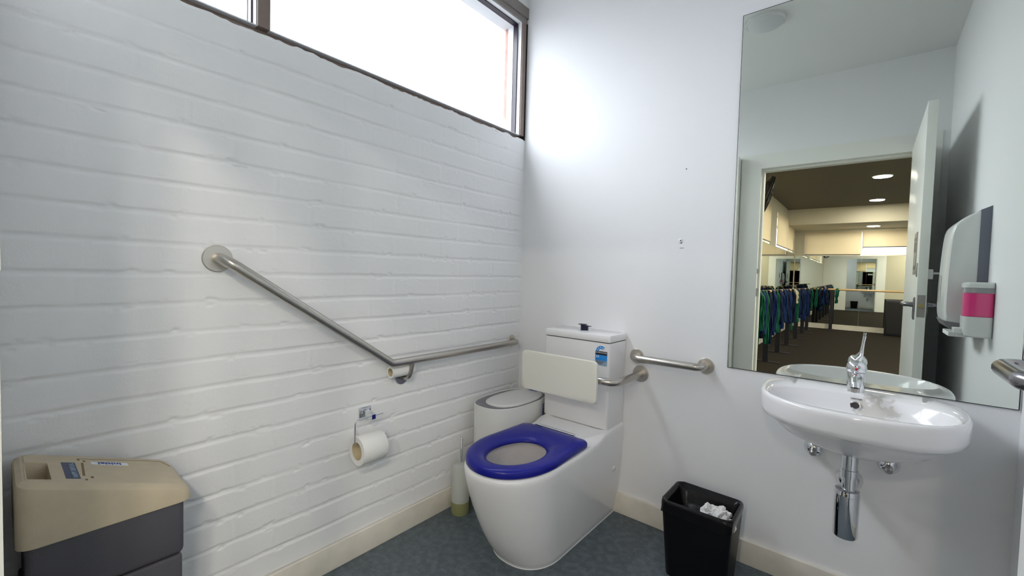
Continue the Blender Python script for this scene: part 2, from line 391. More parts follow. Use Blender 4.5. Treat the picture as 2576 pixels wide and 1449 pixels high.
# raised pictograms on the sign
pg = MB()
for cy in (-1.255, -1.175):
    pg.lathe((DX0-.003, cy, 1.385), (-1,0,0), [(0,.010),(.001,.010)], 12)
    pg.box(DX0-.004, DX0-.003, cy-.012, cy+.012, 1.315, 1.370)
pg.box(DX0-.004, DX0-.003, -1.27, -1.16, 1.225, 1.245)
pg.build('sign_symbols', M['logo'], door, smooth=False)
MB().box(DX0-.004, DX0, -1.055, -1.030, 1.185, 1.255, .001).build('indicator_bolt', M['plate'], door)
hk = MB().box(DX1, DX1+.022, -1.10, -1.055, 1.175, 1.225, .003).tube([(DX1+.02,-1.078,1.205),(DX1+.05,-1.078,1.205),(DX1+.058,-1.078,1.215)], .006, 10)
hk.build('snib', M['dispw'], door)['label'] = 'white snib lock on the inner face'

# ---- toilet window: timber frame, aluminium sashes, glass
WZ0, WZ1, WY0, WY1 = 1.896, 2.545, -2.12, -.012
w = MB()
w.box(-.075, -.030, WY0, WY1, WZ0, 1.922).box(-.030, -.014, WY0, WY1, WZ0, 1.907)                     # bottom rail
w.box(-.075, -.003, -.042, WY1, 1.922, WZ1)                   # corner jamb
w.box(-.075, -.003, -1.388, -1.352, 1.922, WZ1)              # mullion
w1 = struct(w.build('window_1', M['timber'], smooth=False)); w1['_o'] = (0,0,0)
hd = MB().box(-.075, -.003, WY0, WY1, WZ1, WZ1+.028).box(-.105, .004, WY0, 0, WZ1+.028, WZ1+.085)
hd.build('window_head', M['timberh'], w1, smooth=False)['label'] = 'grey brown head board'
MB().box(-.105, 0, WY0, .0, WZ1+.08, H).build('window_lintel', M['ceil'], w1, smooth=False)
MB().box(-.104, -.002, WY1, 0, 1.90, WZ1).build('packing_gap', M['gap'], w1, smooth=False)
def sash(y0, y1):
    def ring(m_, x0, x1, a):
        m_.box(x0,x1,y0,y1,1.922,1.922+a).box(x0,x1,y0,y1,WZ1-a,WZ1).box(x0,x1,y0,y0+a,1.922+a,WZ1-a).box(x0,x1,y1-a,y1,1.922+a,WZ1-a); return m_
    ring(MB(), -.034, -.010, .004).build('white_lining', M['alum'], w1, smooth=False)
    s1 = ring(MB(), -.062, -.034, .010).build('sash_frame', M['rubber'], w1, smooth=False)
    ring(MB(), -.100, -.062, .012).build('outer_frame', M['alum'], w1, smooth=False)
    MB().box(-.050,-.047,y0+.01,y1-.01,1.932,WZ1-.01).build('glass_pane', M['glass'], w1, smooth=False)
sash(-1.352, -.042); sash(WY0, -1.388)
# exterior brick return and soffit, glimpsed past the frame
struct(MB().box(-.155, -.106, -.016, .20, 0, 2.9).build('wall_outer_return', M['extbrick'], smooth=False))
struct(MB().box(-.165, -.106, -2.3, .2, 2.560, 2.70).build('trim_3', M['alum'], smooth=False))
# filled screw holes on the back wall are marks on the paint itself
hl = MB()
for x, z in ((.903,1.625),(.891,1.313),(.894,1.303)): hl.lathe((x,0,z),(0,-1,0),[(0,.0028),(.0006,.0028)],10)
hl.box(.888,.905,-.0005,0,1.2795,1.2815)
struct(hl.build('wall_back_marks', M['logo'], smooth=False))
pt = MB().lathe((.890,0,1.312),(0,-1,0),[(0,.013),(.0006,.012)],14); struct(pt.build('wall_back_filler', M['lwhite']))

# =================================================================== CEILING LIGHT (off)
cl = thing('ceiling_light', (1.0,-1.0,H), 'round grey oyster ceiling light, switched off, seen in the wall mirror', 'light')
MB().lathe((1.0,-1.0,H),(0,0,-1),[(0,.105),(.018,.105),(.024,.098)],40).build('rim', M['dispw'], cl)
MB().lathe((1.0,-1.0,H-.02),(0,0,-1),[(0,.094),(.012,.088),(.022,.06),(.026,.0)],40).build('diffuser', M['alum'], cl)

# =================================================================== MIRROR
mi = thing('wall_mirror', (1.5,0,.787), 'tall frameless mirror on the white wall above the basin', 'mirror')
MB().box(1.1026, 1.8985, -.0045, -.0001, .7855, 2.2075).build('glass_backing', M['edge'], mi, smooth=False)
MB().box(1.1046, 1.896, -.0052, -.0046, .788, 2.205).build('mirror_glass', M['mirror'], mi, smooth=False)

# =================================================================== TOILET
TX = .480; TC = .4765
to = thing('toilet', (TX,-.4,0), 'white back-to-wall toilet with bright blue seat and tall cistern', 'toilet')
NP = 96
def d_outline(cx, hw, yb, yf, ra, n=2.3):
    """D shape: straight back at yb, parallel sides, superelliptic front reaching yf"""
    pts = []; ys_ = yf+ra
    dense = [(cx-hw, ys_ + (yb-ys_)*(1-k/30)) for k in range(31)]
    for k in range(1, 91):
        a = math.pi + math.pi*k/90; c, s_ = math.cos(a), math.sin(a)
        dense.append((cx+hw*math.copysign(abs(c)**(2/n), c), ys_+ra*math.copysign(abs(s_)**(2/n), s_)))
    dense += [(cx+hw, ys_+(yb-ys_)*k/30) for k in range(1, 31)]
    dense += [(cx+hw-2*hw*k/20, yb) for k in range(1, 20)]
    return dense
def at_angles(outl, cx, cy, N=NP):
    """resample a star-shaped outline at equal polar angles around (cx,cy)"""
    P = [(math.atan2(y-cy, x-cx), math.hypot(x-cx, y-cy), x, y) for x, y in outl]; out = []
    n = len(outl)
    for k in range(N):
        t = -math.pi + 2*math.pi*(k+.5)/N; dx, dy = math.cos(t), math.sin(t); best = None
        for i in range(n):
            x0, y0 = outl[i]; x1, y1 = outl[(i+1) % n]; ex, ey = x1-x0, y1-y0
            den = dx*ey-dy*ex
            if abs(den) < 1e-12: continue
            u = ((x0-cx)*ey-(y0-cy)*ex)/den; v = ((x0-cx)*dy-(y0-cy)*dx)/den
            if u > 0 and -1e-9 <= v <= 1+1e-9: best = u if best is None else max(best, u)
        out.append((cx+dx*best, cy+dy*best))
    return out
PC = (.503, -.62)
prof = [ # z, half width, front y, front radius
 (0,.144,-.646,.17),(.004,.147,-.651,.17),(.03,.150,-.667,.18),(.08,.1565,-.704,.19),(.14,.1635,-.738,.20),(.20,.1705,-.768,.215),(.26,.1765,-.795,.225),
 (.32,.1815,-.818,.235),(.37,.1845,-.835,.24),(.405,.186,-.845,.245),(.420,.1855,-.846,.245),(.427,.182,-.842,.243),(.430,.177,-.836,.24)]
def lean(x, y, z):
    # the bowl sits slightly nearer the basin than the cistern; flank narrower at the wall
    f = min(1, max(0, (-y)/.45)); k = (x-TC)/.19
    return (x + .023*f*z/.43 - k*(.008*(1-f)+.004*f)*z/.43, y, z + (.0165*min(1, max(0, (y+.285)/.08))**2*(3-2*min(1, max(0, (y+.285)/.08))) if z > .40 else 0))
rings = []
for z, hw, yf, ra in prof:
    rings.append([lean(x,y,z) for x, y in d_outline(TC+.002, hw, -.002 if z < .42 else -.004, yf, ra)])
pan = MB().loft(rings, True, False)
# deck and bowl
base = rings[-1]; cx, cy = PC
def inner(a, b, z, oy=0):
    out = []
    for x, y, _ in base:
        t = math.atan2((y-cy)/b, (x-cx)/a); out.append((cx+a*math.cos(t), cy+oy+b*math.sin(t), z))
    return out
pan.loft([base, [(cx+(x-cx)*.94, cy+(y-cy)*.94, .0015+z_) for x,y,z_ in base], inner(.140,.178,.431), inner(.130,.168,.425)], False, False)
pan.build('pan', M['porc'], to, angle=50)
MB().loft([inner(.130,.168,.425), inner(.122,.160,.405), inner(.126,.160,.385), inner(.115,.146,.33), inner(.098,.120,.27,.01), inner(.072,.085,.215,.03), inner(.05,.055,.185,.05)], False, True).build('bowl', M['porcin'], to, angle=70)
MB().lathe((TX+.01,-.515,.262),(0,1,-.9),[(-.02,.030),(.03,.030)],20).build('trap_outlet_shade', M['logo'], to)  # dark grey stub, paints the shade inside the trap opening
# floor sealant line and fixing cap
MB().loft([[(x,y,.0) for x,y in d_outline(TC+.002,.148,-.001,-.651,.17)], [(x,y,.006) for x,y in d_outline(TC+.002,.1475,-.001,-.650,.17)]], False, True).build('sealant', M['lwhite'], to)
MB().lathe((TC+.178,-.085,.245),(1,0,0),[(-.004,.013),(.0015,.013),(.003,.011)],20).build('fixing_cap', M['binw'], to)
# seat
def seat_outline():
    yb, yf = -.352, -.846; pts = []
    hwb, hw = .169, .180; n = 2.08; ra = .235; ys_ = yf+ra; c0 = .4995
    L = []
    r = .03
    for k in range(14): L.append((c0-(hwb-r)*k/14, yb))
    for k in range(9):
        a = math.radians(90+90*k/8); L.append((c0-hwb+r+r*math.cos(a)*1.0, yb-r+r*math.sin(a)))
    for k in range(1, 24):
        t = k/24; L.append((c0-(hwb+(hw-hwb)*t), (yb-r)+(ys_-(yb-r))*t))
    for k in range(0, 49):
        a = math.pi + math.pi/2*k/48; L.append((c0+hw*math.copysign(abs(math.cos(a))**(2/n), math.cos(a)), ys_+ra*math.copysign(abs(math.sin(a))**(2/n), math.sin(a))))
    R_ = [(2*c0-x, y) for x, y in reversed(L[1:-1])]
    return L+R_
SO = seat_outline(); shx, shy = .503, -.632
def seat_ring(t, z, a=.101, b=.138):
    out = []
    for x, y in SO:
        th = math.atan2((y-shy)/b, (x-shx)/a); ix, iy = shx+a*math.cos(th), shy+b*math.sin(th)
        out.append((x+(ix-x)*t, y+(iy-y)*t, z))
    return out
sp = [(.03,.4335),(-.006,.437),(-.012,.444),(-.006,.452),(.03,.4585),(.10,.4625),(.25,.4645),(.5,.4645),(.68,.4625),(.84,.4575),(.95,.450),(1.0,.443),(.99,.4365),(.95,.4335)]
MB().loft([seat_ring(t,z) for t,z in sp]+[seat_ring(*sp[0])], False, False).build('seat', M['seat'], to, angle=75)
hb = MB().box(0.378,.585,-.350,-.322,.4315,.4485,.002).build('seat_hinge', M['lblack'], to)
MB().tube([(.376,-.334,.4525),(.587,-.334,.4525)], .0072, 14).build('hinge_bar', M['chrome'], hb)['label'] = 'chrome hinge bar'
# cistern
def tank(hx, y0, y1, z, r): return [(x,y,z) for x,y in rrect(TC, (y0+y1)/2, hx, (y1-y0)/2, r, 5)]
MB().loft([tank(.172,-.166,-.001,.446,.010), tank(.1755,-.170,-.001,.451,.012), tank(.177,-.171,-.001,.60,.012), tank(.1785,-.172,-.001,.843,.012)]).build('cistern', M['porc'], to)
MB().loft([tank(.174,-.168,-.001,.842,.010), tank(.174,-.168,-.001,.849,.010)]).build('shadow_gap', M['lblack'], to)
MB().loft([tank(.1785,-.1735,-.0005,.8470,.010), tank(.1800,-.175,-.0005,.849,.011), tank(.1798,-.1748,-.0005,.871,.011), tank(.1775,-.1725,-.0005,.877,.010), tank(.172,-.167,-.004,.8795,.008)]).build('cistern_lid', M['porc'], to)
bt = MB().lathe((.474,-.088,.8785),(0,0,1),[(0,.034),(.003,.033)],28); bt.build('flush_surround', M['chrome'], to)
fb = MB()
fb.lathe((.474,-.088,.880),(0,0,1),[(0,.0190),(.024,.0190)],28)
fb.box(.447,.480,-.103,-.075,.907,.910).box(.476,.504,-.101,-.073,.899,.902).lathe((.468,-.088,.903),(0,0,1),[(0,.015),(.005,.013)],20)
fb.build('flush_button', M['navy'], to)['label'] = 'raised navy blue flush button'
# water rating sticker
st = MB().box(.5845,.6435,-.1735,-.1712,.7395,.8030).build('water_rating_label', M['pale'], to, smooth=False); st['_o'] = to['_o']
def arc(cx_, cz_, r0, r1, a0, a1, y, t, m, name, par):
    A = []; B = []
    n = 20
    for k in range(n+1):
        a = math.radians(a0+(a1-a0)*k/n); A.append((cx_+r1*math.cos(a), y, cz_+r1*math.sin(a))); B.append((cx_+r0*math.cos(a), y, cz_+r0*math.sin(a)))
    pts = A+B[::-1]; m_ = MB()
    for k in range(n):
        q = [A[k],A[k+1],B[k+1],B[k]]; m_.loft([q, [(p[0],p[1]-t,p[2]) for p in q]])
    return m_.build(name, m, par, smooth=False)
arc(.613,.8030,.0,.0285,48,182,-.1722,.0006,M['lwhite'],'label_border',st)
arc(.613,.8030,.0130,.0265,50,181,-.1729,.0005,M['sky'],'label_arc',st)
dts = MB()
for a in (65,98,130,163):
    dts.lathe((.613+.0197*math.cos(math.radians(a)),-.1734,.8030+.0197*math.sin(math.radians(a))),(0,-1,0),[(0,.0028),(.0004,.0028)],6)
dts.build('label_stars', M['lwhite'], st, smooth=False)
MB().box(.5845,.6435,-.1741,-.1735,.7880,.8050).build('label_black_band', M['lblack'], st, smooth=False)
MB().box(.5845,.6435,-.1741,-.1735,.7630,.7880).build('label_blue_band', M['sky'], st, smooth=False)
text('WATER RATING', (.614,-.1743,.7985), (1,0,0),(0,0,1), .0078, M['lwhite'], st)
text('3.5', (.596,-.1743,.7800), (1,0,0),(0,0,1), .0135, M['lwhite'], st, bold=.0003)
ll = MB()
for k, wd in enumerate((.048,.036,.036,.030)): ll.box(.588,.588+wd,-.1741,-.1735,.7585-.0042*k,.7600-.0042*k)
ll.build('label_small_print', M['lblack'], st, smooth=False)

# =================================================================== BACKREST
br = thing('back_support_rail', (.468,0,.694), 'cream backrest pad on a bent steel tube in front of the cistern', 'back support')
ring0 = [(x, z) for x, z in rrect(.466,.691,.2015,.0915,.022,7)]
def padring(y, k): return [(.466+(x-.466)*(1-k/.2015), y, .691+(z-.691)*(1-k/.0915)) for x, z in ring0]
MB().loft([padring(-.2945,.0015), padring(-.296,.0), padring(-.3085,.0), padring(-.310,.0015)]).build('pad', M['pad'], br)
xr, xl = .732, .240
MB().tube(fillet([(xr,-.004,.694),(xr,-.268,.694),(xl,-.268,.694),(xl,-.004,.694)], .06, 10), .0165, 20).build('tube', M['steel'], br)
def flange(c, ax, r, par, m=None, tk=.006):
    fl_ = MB().lathe(c, ax, [(0,r),(tk*.6,r),(tk,r*.94),(tk,.018)], 36, True).build('wall_flange', m or M['flange'], par); return fl_
flange((xr,0,.694),(0,-1,0),.038,br); flange((xl,0,.694),(0,-1,0),.038,br)
MB().box(.40,.53,-.295,-.2825,.674,.714).build('clamp_plate', M['steel'], br, smooth=False)

# =================================================================== GRAB RAILS
g1 = thing('grab_rail', (.711,0,.774), 'short horizontal steel grab rail beside the cistern, below the bare white wall', 'grab rail')
MB().tube(fillet([(.711,-.004,.775),(.711,-.062,.775),(1.019,-.062,.777),(1.019,-.004,.777)], .034, 8), .0165, 20).build('tube', M['steel'], g1)
flange((.711,0,.775),(0,-1,0),.034,g1); flange((1.019,0,.777),(0,-1,0),.034,g1)
g2 = thing('grab_rail', (0,-.85,.77), 'long cranked steel grab rail sloping down the painted brick wall', 'grab rail')
MB().tube(fillet([(.004,-1.500,1.172),(.060,-1.500,1.172),(.060,-.905,.770),(.060,-.092,.770),(.004,-.078,.768)], [.045,.045,.034], 9), .0165, 20).build('tube', M['steel'], g2)
flange((.0,-1.500,1.172),(1,0,0),.041,g2); flange((.0,-.078,.768),(1,0,0),.034,g2); flange((.0,-.815,.690),(1,0,0),.032,g2, M['gun'])
MB().tube(fillet([(.004,-.815,.690),(.050,-.812,.690),(.060,-.803,.760)], .030, 8), .010, 14).build('support_bracket', M['steel'], g2)

# =================================================================== PAPER ROLLS
t2 = thing('toilet_roll', (.031,-.838,.7235), 'nearly empty toilet roll resting behind the cranked grab rail', 'toilet roll')
MB().lathe((.030,-.893,.7265),(0,1,0),[(0,.0175),(0,.0245),(.110,.0245),(.110,.0175),(0,.0175)],30,False).build('paper', M['paper'], t2)
MB().lathe((.030,-.8925,.7265),(0,1,0),[(0,.0155),(0,.0178),(.109,.0178),(.109,.0155),(0,.0155)],30,False).build('cardboard_core', M['core'], t2)
th = thing('toilet_roll_holder', (0,-.992,.575), 'square chrome toilet roll holder screwed to the painted brick', 'roll holder')
MB().box(0,.008,-1.018,-.966,.549,.601,.002).box(.008,.013,-1.012,-.972,.555,.595,.002).build('wall_plate', M['chrome'], th)
MB().loft([[(.010,-1.004,.563),(.010,-.980,.563),(.010,-.980,.590),(.010,-1.004,.590)],[(.072,-1.002,.566),(.072,-.986,.566),(.072,-.986,.584),(.072,-1.002,.584)]]).build('arm', M['chrome'], th, smooth=False)
MB().tube(fillet([(.066,-.950,.579),(.066,-1.070,.579),(.066,-1.070,.487),(.066,-.945,.487),(.066,-.932,.503)], [.016,.010,.006], 6), .0034, 12).build('wire', M['chrome'], th)
t1 = thing('toilet_roll', (.066,-1.005,.462), 'full white toilet roll hanging on the chrome holder', 'toilet roll')
MB().lathe((.066,-1.062,.457),(0,1,0),[(0,.0345),(0,.0545),(.003,.056),(.102,.056),(.105,.0545),(.105,.0345),(0,.0345)],48,False).build('paper', M['paper'], t1)
MB().lathe((.066,-1.0615,.457),(0,1,0),[(0,.0335),(0,.0347),(.104,.0347),(.104,.0335),(0,.0335)],40,False).build('cardboard_core', M['core'], t1)

# =================================================================== BRUSH
bs = thing('toilet_brush', (.075,-.522,0), 'toilet brush with chrome handle in frosted cylinder holder beside the toilet', 'toilet brush')
MB().lathe((.078,-.522,0),(0,0,1),[(0,.041),(.006,.043),(.060,.043)],32).build('base', M['slime'], bs)['label'] = 'yellowed lower part of the holder'
MB().lathe((.078,-.522,.060),(0,0,1),[(0,.043),(.165,.043),(.172,.040),(.176,.030),(.180,.012)],32).build('holder', M['frost'], bs)
MB().lathe((.078,-.522,.236),(0,0,1),[(0,.008),(.020,.008),(.020,.0085),(.122,.0085),(.125,.006)],18).build('handle', M['chrome'], bs)

# =================================================================== SANITARY BIN
sb = thing('sanitary_bin', (.145,-.25,0), 'white oval sanitary bin with grey rim between toilet and brick wall', 'bin')
BX, BY = .152, -.245
def bo(k, z, a=.131, b=.217, n=2.6): return [(x,y,z) for x,y in superell(BX,BY,a-k,b-k,n,72)]
MB().loft([bo(.012,0), bo(.008,.01), bo(.004,.25), bo(.0,.490), bo(.001,.5085), bo(.004,.5105), bo(.006,.508), bo(.007,.500)]).build('body', M['binw'], sb)
MB().loft([bo(.006,.499), bo(.006,.5045), bo(.012,.506), bo(.040,.5045), bo(.060,.5045)], True, True).build('rim', M['bing'], sb)['label'] = 'grey inset rim'
def lo(k, z): return [(x,y,z) for x,y in superell(BX+.010,BY+.016,.099-k,.178-k,2.5,64)]
MB().loft([lo(.004,.502), lo(0,.506), lo(0,.5105), lo(.004,.5135), lo(.02,.5145), lo(.06,.515)]).build('lid', M['binw'], sb)
text('initial', (.160,-.072,.5162), (-1,.0,0),(0,-1,0), .026, M['ink'], sb, bold=.0004)
text('initial', (BX+.1240,-.135,.445), (0,.0,-1),(-.28,1,0), .036, M['ink'], sb, bold=.0008)

# =================================================================== NAPPY BIN
nb = thing('nappy_bin', (.14,-1.78,0), 'tall beige and charcoal nappy disposal bin in the near left corner', 'bin')
SL = .375
def zt(y): return .706-SL*(y+1.915)
NX0, NX1, NY0, NY1 = .022, .256, -1.918, -1.640
MB().box(NX0+.008, NX1-.010, NY0+.008, NY1-.004, 0, .43, .006).box(NX0+.014, NX1-.006, NY0+.013, NY1+.000, .432, .575, .014).build('body', M['char'], nb)
def lr(k, zf, grow=0.0):
    c = rrect((NX0+NX1)/2, (NY0+NY1+.016)/2, (NX1-NX0)/2-k+grow, (NY1+.016-NY0)/2-k+grow, .026, 5); return [(x,y,zf(x,y)) for x,y in c]
lid = MB().loft([lr(.004, lambda x,y:.563), lr(.0, lambda x,y:.566), lr(.0, lambda x,y:zt(y)-.022), lr(.003, lambda x,y:zt(y)-.010), lr(.012, lambda x,y:zt(y)-.001), lr(.018, lambda x,y:zt(y)+.001)], True, False)
# top with square deposit chute: ring from the rounded outline to the square hole
topo = lr(.018, lambda x,y:zt(y)+.001)
hx0,hx1,hy0,hy1 = .104,.219,-1.902,-1.865
def sqp(x,y):
    cxh, cyh = (hx0+hx1)/2, (hy0+hy1)/2; dx, dy = x-cxh, y-cyh
    s_ = 1/max(abs(dx)/((hx1-hx0)/2), abs(dy)/((hy1-hy0)/2)); return (cxh+dx*s_, cyh+dy*s_)
hole = []
for i, (x,y,z) in enumerate(topo):
    a, b = sqp(x,y); hole.append((a,b,zt(b)+.001))
# exact corners
for cxq in ((hx0,hy0),(hx0,hy1),(hx1,hy0),(hx1,hy1)):
    k = min(range(len(hole)), key=lambda i:(hole[i][0]-cxq[0])**2+(hole[i][1]-cxq[1])**2); hole[k] = (cxq[0],cxq[1],zt(cxq[1])+.001)
hc = ((hx0+hx1)/2,(hy0+hy1)/2)
deep = [(hc[0]+(x-hc[0])*.75, hc[1]+(y-hc[1])*.75, z-.055) for x,y,z in hole]
lid.loft([topo, hole, deep], False, True)
lid.build('lid', M['beige'], nb, angle=30)
def top_slab(x0,x1,y0,y1,m,name,t=.0006,lift=.001):
    q = [(x0,y0,zt(y0)+lift),(x1,y0,zt(y0)+lift),(x1,y1,zt(y1)+lift),(x0,y1,zt(y1)+lift)]
    return quadslab(q, (0,SL,1), m, name, nb, t)
lab1 = top_slab(.096,.212,-1.843,-1.820,M['labelblue'],'instruction_label')
u_ = Vector((0,-1,SL)).normalized()
text('NAPPY DISPOSAL', (.154,-1.8265,zt(-1.8265)+.0020), (-1,0,0), u_, .0135, M['pale'], lab1)
lab2 = top_slab(.084,.105,-1.792,-1.724,M['lwhite'],'brand_sticker')
text('initial', (.0945,-1.758,zt(-1.758)+.0020), u_, (1,0,0), .022, M['ink'], lab2, bold=.0005)
# flap seam and hinge slots
sm = MB()
def seg(x0,y0,x1,y1,w_=.0015):
    dx, dy = x1-x0, y1-y0; L = math.hypot(dx,dy); nx, ny = -dy/L*w_, dx/L*w_
    q = [(x0+nx,y0+ny),(x1+nx,y1+ny),(x1-nx,y1-ny),(x0-nx,y0-ny)]
    a = [Vector((x,y,zt(y)+.0009)) for x,y in q]; sm.loft([a,[p+Vector((0,0,.0005)) for p in a]])
seg(.062,-1.812,.058,-1.65,.0010); seg(.095,-1.807,.190,-1.813,.0022); seg(.062,-1.812,.075,-1.811,.002); seg(.075,-1.803,.086,-1.802,.002); seg(.195,-1.800,.206,-1.801,.0025); seg(.213,-1.811,.222,-1.812,.0022); seg(.062,-1.65,.10,-1.638,.001)
sm.build('flap_seam', M['beiged'], nb, smooth=False)

# =================================================================== BLACK BIN WITH LINER
bb = thing('waste_bin', (1.08,-.2,0), 'black plastic waste bin with bag liner standing under the grab rail', 'bin')
QX, QY = 1.083, -.208
def qb(hx, hy, z, r=.022): return [(x,y,z) for x,y in rrect(QX,QY,hx,hy,r,6)]
MB().loft([qb(.106,.076,0), qb(.108,.078,.004), qb(.124,.100,.268), qb(.124,.100,.290), qb(.119,.095,.290), qb(.104,.072,.02)], True, True).build('bin_body', M['black'], bb)
random.seed(8)
def wav(hx, hy, z, amp, seed, r=.026):
    out = []
    for k, (x,y) in enumerate(rrect(QX,QY,hx,hy,r,10)):
        n_ = noise.noise(Vector((x*22+seed, y*22, z*14)))*amp + noise.noise(Vector((x*60+seed,y*60,z*20)))*amp*.5
        dx, dy = x-QX, y-QY; L = math.hypot(dx,dy); out.append((x+dx/L*n_, y+dy/L*n_, z+noise.noise(Vector((x*30,y*30,seed)))*amp*1.2))
    return out
MB().loft([wav(.1245,.1005,.252,.010,3), wav(.1255,.1015,.268,.005,3), wav(.1275,.1035,.286,.0035,3), wav(.126,.1025,.299,.004,5), wav(.119,.095,.300,.004,6), wav(.108,.084,.270,.010,7), wav(.100,.076,.240,.016,8), wav(.08,.056,.215,.016,9)], False, True).build('bag_liner', M['bag'], bb, angle=80)
# tissues in the bin: each crumpled paper is a thing
def crumple(name, c, r, seed, label):
    bm = bmesh.new(); bmesh.ops.create_icosphere(bm, subdivisions=3, radius=r)
    for v in bm.verts:
        p = v.co.copy(); n_ = noise.noise(p*38+Vector((seed,0,0))); n2 = abs(noise.noise(p*75+Vector((0,seed,0))))
        v.co = p*(1+.75*n_-.7*n2); v.co.z *= .95
    bm.verts.index_update(); vs = [(v.co+Vector(c))[:] for v in bm.verts]; fs = [[v.index for v in f.verts] for f in bm.faces]; bm.free()
    o = mk(name, vs, fs, M['paper'], None, smooth=False); tag(o, label, 'tissue', 'used tissues in the black bin'); return o
crumple('crumpled_tissue', (1.112,-.220,.262), .036, 1.3, 'crumpled white tissue, biggest and leftmost of the pile in the black bin')
crumple('crumpled_tissue', (1.152,-.205,.268), .030, 4.1, 'crumpled white tissue in the middle of the pile in the black bin')
crumple('crumpled_tissue', (1.176,-.238,.258), .028, 7.7, 'crumpled white tissue at the right end of the pile in the black bin')
crumple('crumpled_tissue', (1.005,-.258,.256), .018, 9.2, 'small white tissue scrap at the left side of the black bin')

# =================================================================== BASIN
BC = (1.520,-.215)
ba = thing('wash_basin', (BC[0],0,.6), 'white wall-hung oval basin below the mirror', 'basin')
def bring(a, bf, bb_, n, z, yc=-.15, N=96, clip=-.001, oy=0):
    out = []
    for k in range(N):
        t = 2*math.pi*k/N; c, s_ = math.cos(t), math.sin(t); b_ = bb_ if s_ > 0 else bf
        a_ = a*.945; b_ = b_*.965 if s_ < 0 else b_
        x = BC[0]+a_*math.copysign(abs(c)**(2/n), c); y = yc+oy+b_*math.copysign(abs(s_)**(2/n), s_)
        out.append((x, min(y, clip), z))
    return out
RT = .782
outer = [bring(.045,.04,.05,2,.600,-.17), bring(.085,.075,.10,2.1,.604,-.16), bring(.145,.135,.17,2.2,.622,-.15), bring(.205,.205,.20,2.3,.655,-.15),
 bring(.240,.250,.20,2.4,.690,-.15), bring(.252,.264,.20,2.5,.703,-.15), bring(.262,.272,.20,2.5,.707,-.15), bring(.270,.282,.20,2.5,.712,-.15), bring(.274,.286,.20,2.5,.728,-.15), bring(.275,.288,.20,2.5,.765,-.15), bring(.2745,.2875,.199,2.5,.775,-.15),
 bring(.2715,.2845,.197,2.5,RT-.0005,-.15), bring(.266,.279,.192,2.5,RT+.001,-.15)]
inn = [bring(.243,.148,.140,2.5,RT+.0005,-.255), bring(.238,.143,.135,2.5,RT-.005,-.255), bring(.230,.137,.130,2.4,RT-.035,-.255), bring(.200,.115,.100,2.3,RT-.078,-.255), bring(.140,.078,.065,2.2,RT-.102,-.25), bring(.06,.036,.036,2,RT-.112,-.24), bring(.022,.022,.022,2,RT-.114,-.235)]
MB().loft(outer+inn, True, True).build('bowl', M['basin'], ba, angle=60)
ovc = Vector((1.522,-.1285,.7455)); ovn = Vector((0,-1,.32)).normalized()
MB().lathe(ovc, ovn, [(-.006,.0125),(.004,.0150),(.0055,.0135),(.005,.0105),(-.004,.0100)],28,False).build('overflow_ring', M['chrome'], ba)
MB().lathe(ovc, ovn, [(.0015,.0115),(.0018,.0)],24,False).build('overflow_hole', M['lblack'], ba)
text('CAROMA', (1.523,-.1222,.7665), (1,0,0),(0,.32,1), .0072, M['logo'], ba, thick=.0012)
MB().lathe((1.517,-.235,RT-.1135),(0,0,1),[(0,.021),(.002,.019),(.003,.0)],24).build('drain', M['chrome'], ba)
# tap
tp = thing('mixer_tap', (1.519,-.082,RT), 'chrome mixer tap with upright curled lever on the basin ledge', 'tap')
T0 = (1.519,-.078,RT)
MB().lathe(T0,(0,0,1),[(0,.0262),(.006,.0255),(.03,.0245),(.062,.0250),(.066,.0245)],32).build('tap_body', M['chrome'], tp)
MB().tube([(1.519,-.085,RT+.046),(1.519,-.112,RT+.050),(1.519,-.150,RT+.047),(1.519,-.176,RT+.040),(1.519,-.181,RT+.030)], [.019,.018,.0160,.0145,.013], 20).build('spout', M['chrome'], tp)
MB().lathe((1.519,-.181,RT+.031),(0,-.1,-1),[(0,.0125),(.012,.0125),(.012,.009)],20).build('aerator', M['plate'], tp)
MB().lathe((T0[0],T0[1],RT+.067),(0,0,1),[(0,.0245),(.004,.0275),(.014,.0285),(.026,.0262),(.035,.019),(.039,.006)],32).build('handle_cap', M['chrome'], tp)
MB().tube([(1.519,-.074,RT+.092),(1.523,-.068,RT+.104),(1.529,-.062,RT+.118),(1.531,-.060,RT+.140),(1.533,-.061,RT+.165),(1.536,-.063,RT+.190)], [.013,.0095,.0065,.0048,.0040,.0046], 14).build('lever', M['chrome'], tp)
MB().lathe((1.519,-.1050,RT+.080),(0,-1,0),[(0,.0042),(.0022,.0038)],16).build('hot_dot', M['red'], tp)['label'] = 'red dot'
